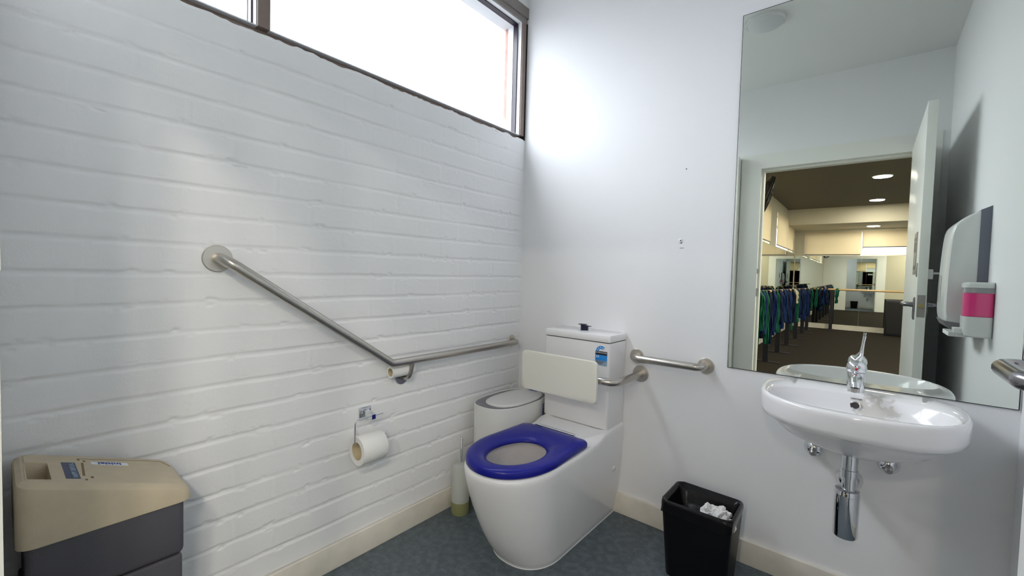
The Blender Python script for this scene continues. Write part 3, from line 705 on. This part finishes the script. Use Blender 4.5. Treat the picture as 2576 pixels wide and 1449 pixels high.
# trap
tr = thing('bottle_trap', (1.515,-.17,.33), 'chrome bottle trap and waste pipe under the basin', 'waste trap')
PX, PY = 1.517, -.185
MB().lathe((PX,PY,.60),(0,0,-1),[(-.004,.0215),(.048,.0215),(.050,.0235),(.074,.0235),(.076,.019),(.13,.019)],32).build('waste_pipe', M['chrome'], tr)
MB().lathe((PX-.003,PY,.487),(0,0,-1),[(0,.025),(.004,.032),(.016,.0345),(.020,.0345),(.021,.0335),(.152,.0335),(.156,.031)],40).build('bottle', M['chrome'], tr)
MB().tube([(PX-.003,PY+.02,.450),(PX-.003,-.004,.450)], .016, 20).build('outlet_pipe', M['chrome'], tr)
MB().lathe((PX-.003,0,.452),(0,-1,0),[(0,.041),(.008,.039),(.022,.028),(.030,.018)],36).build('wall_rose', M['chrome'], tr)
for i, (x, lb) in enumerate(((1.409,'chrome stop tap outlet under the left side of the basin'),(1.617,'chrome stop tap outlet under the right side of the basin'))):
    v = thing('stop_valve', (x,0,.536), lb, 'valve', 'stop valves under the basin')
    MB().lathe((x,0,.536),(0,-1,0),[(0,.032),(.006,.031),(.016,.022),(.024,.012)],28).build('cover_rose', M['chrome'], v)
    MB().lathe((x,-.02,.531),(0,-1,-.1),[(0,.011),(.028,.011),(.030,.008),(.034,.006)],18).build('spindle', M['plate'], v)

# =================================================================== DISPENSERS on the right wall (seen in the mirror)
td = thing('paper_towel_dispenser', (XR,-.72,.95), 'tall white paper towel dispenser with grey back beside the soap', 'dispenser')
ty0, ty1 = -.86, -.600
def tdr(y, prof_): return [(x, y, z) for x, z in prof_]
pb = [(XR,.965),(1.872,.965),(1.872,1.455),(XR,1.470)]
MB().loft([tdr(ty0-.002,pb), tdr(ty1+.002,pb)]).build('backplate', M['greyp'], td, smooth=False)
fp = [(1.873,.990),(1.800,.992),(1.785,1.02),(1.783,1.10),(1.785,1.22),(1.790,1.33),(1.797,1.385),(1.812,1.412),(1.840,1.436),(1.873,1.453)]
def smooth_open(P, m=5):
    out = []
    for i in range(len(P)-1):
        a, b, c, d = P[max(i-1,0)], P[i], P[i+1], P[min(i+2,len(P)-1)]
        for k in range(m):
            t = k/m; out.append(tuple(.5*((2*b[q])+(-a[q]+c[q])*t+(2*a[q]-5*b[q]+4*c[q]-d[q])*t*t+(-a[q]+3*b[q]-3*c[q]+d[q])*t**3) for q in (0,1)))
    return out+[P[-1]]
fp = smooth_open(fp)
def tds(k, y):
    c = (1.84, 1.2); return [(c[0]+(x-c[0])*(1-k) if x < 1.87 else x, y, c[1]+(z-c[1])*(1-k*.35)) for x, z in fp]
MB().loft([tds(.14,ty0), tds(.03,ty0+.008), tds(0,ty0+.022), tds(0,ty1-.020), tds(.03,ty1-.007), tds(.12,ty1)]).build('cover', M['dispw'], td, angle=50)
bp_ = [(1.873,.955),(1.852,.958),(1.815,.962),(1.795,.975),(1.784,1.000),(1.873,.991)]
MB().loft([tdr(ty0+.004,bp_), tdr(ty1-.002,bp_)]).build('lower_tray', M['bing'], td, smooth=False)
MB().box(1.805,1.86,-.82,-.64,.935,.952).build('towel_edge', M['paper'], td, smooth=False)
lw = MB()
for y_ in (-.80,-.74): lw.tube([(1.7835,y_,1.07),(1.7825,y_,1.13),(1.7840,y_,1.19)], .0016, 8)
lw.build('inspection_slots', M['plate'], td)
sd = thing('soap_dispenser', (XR,-.5,.95), 'wall soap dispenser half full of pink liquid, white top and base', 'dispenser')
sy0, sy1 = -.535, -.445
def sdr(x0, z, hy=0, r=.018): 
    cx_ = (x0+XR)/2; return [(x,y,z) for x,y in rrect(cx_, (sy0+sy1)/2, (XR-x0)/2, (sy1-sy0)/2-hy, r, 5)]
MB().loft([sdr(1.838,.953,.008), sdr(1.828,.958,.002), sdr(1.823,.975), sdr(1.822,1.032)]).build('base', M['dispw'], sd)
MB().loft([sdr(1.823,1.033,.001), sdr(1.8225,1.122,.001)]).build('soap_liquid', M['pink'], sd)['label'] = 'bright pink liquid soap'
MB().loft([sdr(1.8215,1.1225,.0015), sdr(1.8205,1.142,.0015)]).build('clear_window', M['clear'], sd)
MB().loft([sdr(1.8205,1.1425,0), sdr(1.8205,1.156,0), sdr(1.826,1.162,.003), sdr(1.84,1.164,.01)]).build('cap', M['dispw'], sd)
MB().box(1.800,1.835,-.515,-.465,.964,.985,.003).build('push_bar', M['dispw'], sd)

# =================================================================== STUDIO beyond the door (seen in the mirror)
SX0, SX1, SY0, SY1, SH = .08, 4.6, YF-.1, -10.82, 2.70
struct(box('floor_studio', SX0-.3, SX1+.3, SY1-.3, SY0, -.1, 0, M['carpet']))
struct(box('ceiling_studio', SX0-.3, SX1+.3, SY1-.3, SY0, SH, SH+.1, M['stceil']))
struct(MB().box(SX0-.3, SX1+.3, SY1-.1, -9.45, 2.36, SH).build('trim_4', M['stwall'], smooth=False))   # dropped bulkhead
struct(MB().box(XR+.1, SX1+.2, SY0, SY0+.1, 0, SH).box(-.105,SX0,SY0-.02,SY0+.0,0,SH).build('wall_studio_front', M['stwall'], smooth=False))
LZ, LT = 1.80, 2.48
wl = MB().box(SX0-.15, SX0, SY1, SY0, 0, LZ).box(SX0-.15, SX0, SY1, SY0, LT, SH)
for a, b in ((-2.13,-2.9),(-5.0,-5.3),(-7.3,-8.0),(-10.4,-10.82)): wl.box(SX0-.15, SX0, b, a, LZ, LT)
struct(wl.build('wall_studio_left', M['stwall'], smooth=False))
we = MB().box(SX0-.15, SX1, SY1-.1, SY1, 0, 1.75).box(SX0-.15, SX1, SY1-.1, SY1, 2.30, SH).box(SX0-.15, .27, SY1-.1, SY1, 1.75, 2.30).box(3.2, SX1, SY1-.1, SY1, 1.75, 2.30)
struct(we.build('wall_studio_end', M['stwall'], smooth=False))
wr = MB().box(SX1, SX1+.1, SY1, SY0, 0, .35).box(SX1, SX1+.1, SY1, SY0, 2.15, SH)
for a, b in ((SY0,-2.5),(-5.0,-5.4),(-7.4,-7.8),(-9.0,SY1)): wr.box(SX1, SX1+.1, b, a, .35, 2.15)
struct(wr.build('wall_studio_right', M['stwall'], smooth=False))
# window frames and panes
def studio_window(n, ax, c, a0, a1, z0, z1, splits):
    f = MB(); t = .02
    def bx_(m_, p0, p1, q0, q1, d0=-.03, d1=.0):
        if ax == 'x': m_.box(c+d0, c+d1, p0, p1, q0, q1)
        else: m_.box(p0, p1, c+d0, c+d1, q0, q1)
    bx_(f,a0,a1,z0,z0+t); bx_(f,a0,a1,z1-t,z1); bx_(f,a0,a0+t,z0+t,z1-t); bx_(f,a1-t,a1,z0+t,z1-t)
    for s_ in splits: bx_(f,s_-t,s_+t,z0+t,z1-t)
    o = struct(f.build('window_%d' % n, M['alum'], smooth=False)); o['_o'] = (0,0,0)
    g = MB(); bx_(g,a0+t,a1-t,z0+t,z1-t,-.018,-.014); g.build('glass_pane', M['glass'], o, smooth=False)
studio_window(2,'y',SY1-.03,.27,3.2,1.75,2.30,(1.375,2.3))
studio_window(3,'x',SX0-.10,-5.0,-2.9,LZ,LT,(-3.9,)); studio_window(4,'x',SX0-.10,-7.3,-5.3,LZ,LT,(-6.3,)); studio_window(5,'x',SX0-.10,-10.4,-8.0,LZ,LT,(-9.2,))
studio_window(6,'x',SX1+.07,-5.0,-2.5,.35,2.15,(-3.75,)); studio_window(7,'x',SX1+.07,-7.4,-5.4,.35,2.15,(-6.4,)); studio_window(8,'x',SX1+.07,-9.0,-7.8,.35,2.15,())
# roller blinds
def blind(n, x0,x1,y0,y1,z0,z1, lb, grp='roller blinds over the studio windows'):
    o = thing('roller_blind', ((x0+x1)/2,(y0+y1)/2,z1), lb, 'blind', grp)
    MB().box(x0,x1,y0,y1,z0+.012,z1).build('fabric', M['blind'], o, smooth=False)
    MB().box(x0-.002,x1+.002,y0-.002,y1+.002,z0,z0+.014).build('hem_bar', M['post'], o, smooth=False)
blind(1,.29,1.355,SY1+.012,SY1+.015,1.76,2.30,'cream roller blind fully drawn, left one on the far studio wall')
blind(2,1.395,2.28,SY1+.012,SY1+.015,1.93,2.30,'cream roller blind partly raised, middle one on the far studio wall')
blind(3,2.32,3.18,SY1+.012,SY1+.015,1.76,2.30,'cream roller blind, right one on the far studio wall')
for y0, y1, lb in ((-4.98,-3.95,'cream roller blind on the studio side wall next to the black fan'),(-7.28,-5.32,'cream roller blind on the studio side wall before the pier'),(-9.18,-8.02,'cream roller blind on the studio side wall just past the pier'),(-10.38,-9.22,'cream roller blind on the studio side wall in the far corner')):
    blind(4, SX0+.012, SX0+.015, y0, y1, LZ+.03, LT, lb)
# wall mirrors of the studio
def smirror(name, label, parts, seam):
    o = thing(name, (parts[0][0],parts[0][2],.10), label, 'mirror', 'studio wall mirrors')
    for p in parts: MB().box(*p).build('mirror_panel', M['mirror2'], o, smooth=False)
LP_ = [(SX0+.001,SX0+.006,-2.2-1.43*(k+1)+.003,-2.2-1.43*k,.12,LZ-.02) for k in range(6)]
smirror('studio_mirror', 'long panelled mirror along the studio side wall behind the barre', LP_, 0)
smirror('studio_mirror', 'panelled mirror across the far end wall of the studio', [(SX0+.02,1.38,SY1+.001,SY1+.006,.12,1.735),(1.383,2.75,SY1+.001,SY1+.006,.12,1.735),(2.753,3.9,SY1+.001,SY1+.006,.12,1.735)], 0)
struct(box('baseboard_studio_end', SX0, SX1, SY1, SY1+.015, 0, .115, M['skirt']))
struct(box('baseboard_studio_left', SX0, SX0+.015, SY1, SY0, 0, .115, M['skirt']))
# barres and posts
def barre(name, pts, lb):
    o = MB().tube(pts, .020, 12).build(name, M['barre']); tag(o, lb, 'barre', 'ballet barres')
barre('ballet_barre', [(.47,-2.6,.995),(.47,-10.45,.945)], 'long wooden ballet barre on posts along the studio side wall')
barre('ballet_barre', [(.545,-10.62,.945),(3.6,-10.62,.945)], 'wooden ballet barre across the far end of the studio')
def post(x, y, top, along, lb):
    o = thing('barre_post', (x,y,0), lb, 'post', 'black posts under the ballet barres')
    MB().box(x-.032,x+.032,y-.032,y+.032,.008,top-.026).build('upright', M['post'], o, smooth=False)
    if along == 'x': MB().box(x-.17,x+.17,y-.05,y+.05,0,.009).build('foot_plate', M['post'], o, smooth=False)
    else: MB().box(x-.05,x+.05,y-.17,y+.17,0,.009).build('foot_plate', M['post'], o, smooth=False)
ords = ['nearest','second','third','fourth','fifth','sixth','seventh']
for k, yy in enumerate((-4.95,-5.96,-6.97,-8.1,-9.18,-10.05)):
    post(.47, yy, .985-.005*k, 'x', 'black barre post with flat foot, %s visible one from the doorway' % ords[k])
post(.88,-10.62,.945,'y','black barre post under the end barre, standing apart on the right')
# exercise bands over the barre
def band(x, y, ztop, L1, L2, w_, m, lb, seed, dirx=True, cat='exercise band'):
    random.seed(seed); mb = MB()
    for side, L in ((-1,L1),(1,L2)):
        if L < .05: continue
        n = 26; rings = []
        for k in range(n+1):
            t = k/n; z = ztop+.016-L*t
            ww = w_*(.72+.25*math.sin(t*5+seed)+.12*math.sin(t*13+seed*2)); 
            if t > .86: ww *= 1.25-4*(abs(t-.93))
            ww = max(ww, .008)
            off = side*((.052 if dirx else .034)+.008*math.sin(t*4+seed)*min(1,t*3)-.022*max(0,1-t*7)); sway = .010*math.sin(t*3.1+seed*1.7)
            tk = (.022 if dirx else .012) + .008*abs(math.sin(t*9+seed))*min(1,t*4) - (.010 if dirx else 0)*max(0,1-t*5)
            r_ = []
            for j in range(28):
                a = 2*math.pi*j/28; cr_ = 1+min(1,t*4)*(.22*math.sin(5*a+seed+t*5)+.20*math.sin(9*a+seed*3-t*7)+.10*math.sin(3*a+t*17))
                a_ = math.cos(a)*ww/2*cr_; b_ = math.sin(a)*tk*cr_
                r_.append((x+off+b_, y+sway+a_, z) if dirx else (x+sway+a_, y+off+b_, z))
            rings.append(r_)
        mb.loft(rings)
    # saddle over the barre
    sad = []
    for k in range(9):
        a = math.pi*k/8; cx_ = math.cos(a)*.027; cz_ = math.sin(a)*.027
        h = w_*.36
        if dirx: sad.append([(x+cx_,y-h,ztop+cz_),(x+cx_,y+h,ztop+cz_),(x+cx_*.8,y+h,ztop+cz_*.8),(x+cx_*.8,y-h,ztop+cz_*.8)])
        else: sad.append([(x-h,y+cx_,ztop+cz_),(x+h,y+cx_,ztop+cz_),(x+h,y+cx_*.8,ztop+cz_*.8),(x-h,y+cx_*.8,ztop+cz_*.8)])
    mb.loft(sad)
    o = mb.build('exercise_band' if cat != 'towel' else 'towel', m); tag(o, lb, cat, 'bands hung over the barres' if cat != 'towel' else None); return o
bands = [(-4.20,.62,.50,'bandg'),(-4.36,.40,.55,'bandb'),(-4.56,.82,.70,'bandg'),(-4.78,.66,.72,'bandn'),(-5.14,.74,.64,'bandb'),
 (-5.42,.70,.62,'bandg'),(-5.66,.45,.52,'bandn'),(-5.82,.40,.60,'bandb'),(-6.15,.58,.52,'bandb'),(-6.40,.46,.55,'bandn'),(-6.68,.62,.58,'bandb'),
 (-7.16,.52,.60,'bandn'),(-7.70,.78,.62,'bandg'),(-7.94,.55,.50,'bandb'),(-8.35,.58,.52,'bandn'),(-8.62,.66,.62,'bandb'),(-8.90,.62,.66,'bandb'),
 (-9.40,.66,.60,'bandb'),(-9.65,.60,.62,'bandn'),(-10.22,.55,.50,'bandg')]
cn = {'bandg':'green','bandb':'blue','bandn':'dark navy'}
ordn = ['first','second','third','fourth','fifth','sixth','seventh','eighth','ninth','tenth']; cnt = {}
for k, (yy, a, b, m_) in enumerate(bands):
    zt_ = .995+(yy+2.6)/7.85*.05
    cnt[m_] = cnt.get(m_, 0)+1
    band(.47, yy, zt_, a, b, .085, M[m_], '%s %s exercise band on the side barre, counted from the doorway' % (ordn[cnt[m_]-1], cn[m_]), k*1.7+.3)
band(.47,-7.42,.965,.20,.26,.09,M['bandw'],'beige towel draped over the side barre among the bands',5.5,True,'towel')
for k, (xx, a, m_) in enumerate(((.58,.45,'bandg'),(.66,.42,'bandn'),(.725,.40,'bandb'),(.785,.38,'bandn'),(.97,.34,'bandg'))):
    band(xx,-10.62,.945,a,a*.9,.055,M[m_],'%s exercise band over the end barre, %s from the corner' % (cn[m_], ordn[k]), 30+k*2.1, False)
# fan on the studio side wall
fn = thing('wall_fan', (.30,-4.75,2.25), 'black caged wall fan high in the studio beside the doorway', 'fan')
fc = Vector((.385,-4.75,2.235)); fax = Vector((1,-.30,-.32)).normalized()
cage = MB()
a_ = Vector((0,0,1)); fu = (a_-fax*a_.dot(fax)).normalized(); fv = fax.cross(fu)
for rr, dd in ((.30,0),(.30,.03),(.24,.055),(.16,.07),(.08,.078),(.24,-.03),(.12,-.05)):
    cage.tube([fc+fax*dd+(fu*math.cos(2*math.pi*k/32)+fv*math.sin(2*math.pi*k/32))*rr for k in range(33)], .011 if rr > .29 else .003, 6)
for k in range(24):
    a = 2*math.pi*k/24; e = fu*math.cos(a)+fv*math.sin(a)
    cage.tube([fc+fax*.078+e*.03, fc+fax*.07+e*.16, fc+fax*.055+e*.24, fc+fax*.015+e*.30, fc-fax*.03+e*.24, fc-fax*.05+e*.10], .003, 5)
cage.build('cage', M['fan'], fn)
for k in range(3):
    a = 2*math.pi*k/3; e = fu*math.cos(a)+fv*math.sin(a); g = fax.cross(e)
    q0 = [fc+e*.04-g*.02, fc+e*.24-g*.03+fax*.02, fc+e*.26+g*.07-fax*.01, fc+e*.05+g*.03]
    MB().loft([q0,[p+fax*.004 for p in q0]]).build('blade', M['fan'], fn, smooth=False)
MB().lathe(fc,fax,[(-.12,.05),(.02,.05),(.04,.03)],20).tube([fc-fax*.10, fc-fax*.16+Vector((0,0,-.05)), (SX0,-4.68,2.20)], .02, 10).build('motor', M['fan'], fn)
# downlights
def downlight(x,y,z,lb,power=22):
    lamp('downlight_lamp', (x,y,z-.012), .21, power, (1.0,.92,.80))
    o = thing('downlight', (x,y,z), lb, 'light', 'lit round downlights in the studio ceiling')
    MB().lathe((x,y,z),(0,0,-1),[(0,.125),(.006,.122)],32).build('rim', M['dispw'], o)
    MB().lathe((x,y,z-.0062),(0,0,-1),[(0,.112),(.002,.110)],32).build('lens', M['lit'], o)
downlight(1.62,-6.40,SH,'lit round downlight, nearest and largest of the three in the mirror')
downlight(1.585,-8.75,SH,'lit round downlight, middle of the three in the mirror')
downlight(1.555,-10.25,2.36,'lit round downlight under the bulkhead, furthest of the three')
for xx, yy, zz, pw in ((1.64,-4.05,SH,18),(2.6,-4.05,SH,27),(3.6,-4.05,SH,31),(2.6,-2.9,SH,27),(3.6,-2.9,SH,31),(4.3,-3.5,SH,27),(3.6,-5.2,SH,28),(3.6,-6.4,SH,24),(3.6,-8.75,SH,24)):  # unseen downlights, added to send fill light through the doorway into the toilet
    downlight(xx,yy,zz,'added unseen fill downlight %s' % ('just outside the doorway, hidden above its head' if xx < 2 else 'further from the barre'),pw)
# dark speaker cabinet by the end wall
sp_ = thing('speaker_cabinet', (2.0,-10.4,0), 'tall dark speaker cabinet standing at the far studio wall', 'speaker')
MB().box(1.83,2.25,-10.60,-10.30,0,.76,.01).build('cabinet', M['post'], sp_)
MB().box(1.86,2.22,-10.30,-10.292,.05,.72).build('grille', M['fan'], sp_, smooth=False)
# hedge outside the right-hand windows
random.seed(2)
hg = MB()
for k in range(500):
    c = Vector((random.uniform(6.2,7.4), random.uniform(-11,-2), random.uniform(.0,1.9)+random.random()**2*.5)); s_ = random.uniform(.12,.3)
    a = Vector((random.gauss(0,1),random.gauss(0,1),random.gauss(0,1))).normalized(); b = a.orthogonal().normalized(); n_ = a.cross(b)
    hg.add([c+a*s_, c+b*s_*.6, c-a*s_, c-b*s_*.6, c+n_*s_*.3], [(0,1,4),(1,2,4),(2,3,4),(3,0,4),(0,3,2,1)])
tag(hg.build('garden_hedge', M['leaf'], smooth=False), 'green hedge outside the studio windows', 'hedge', kind='stuff')

for o in bpy.data.objects:
    if '_o' in o: del o['_o']
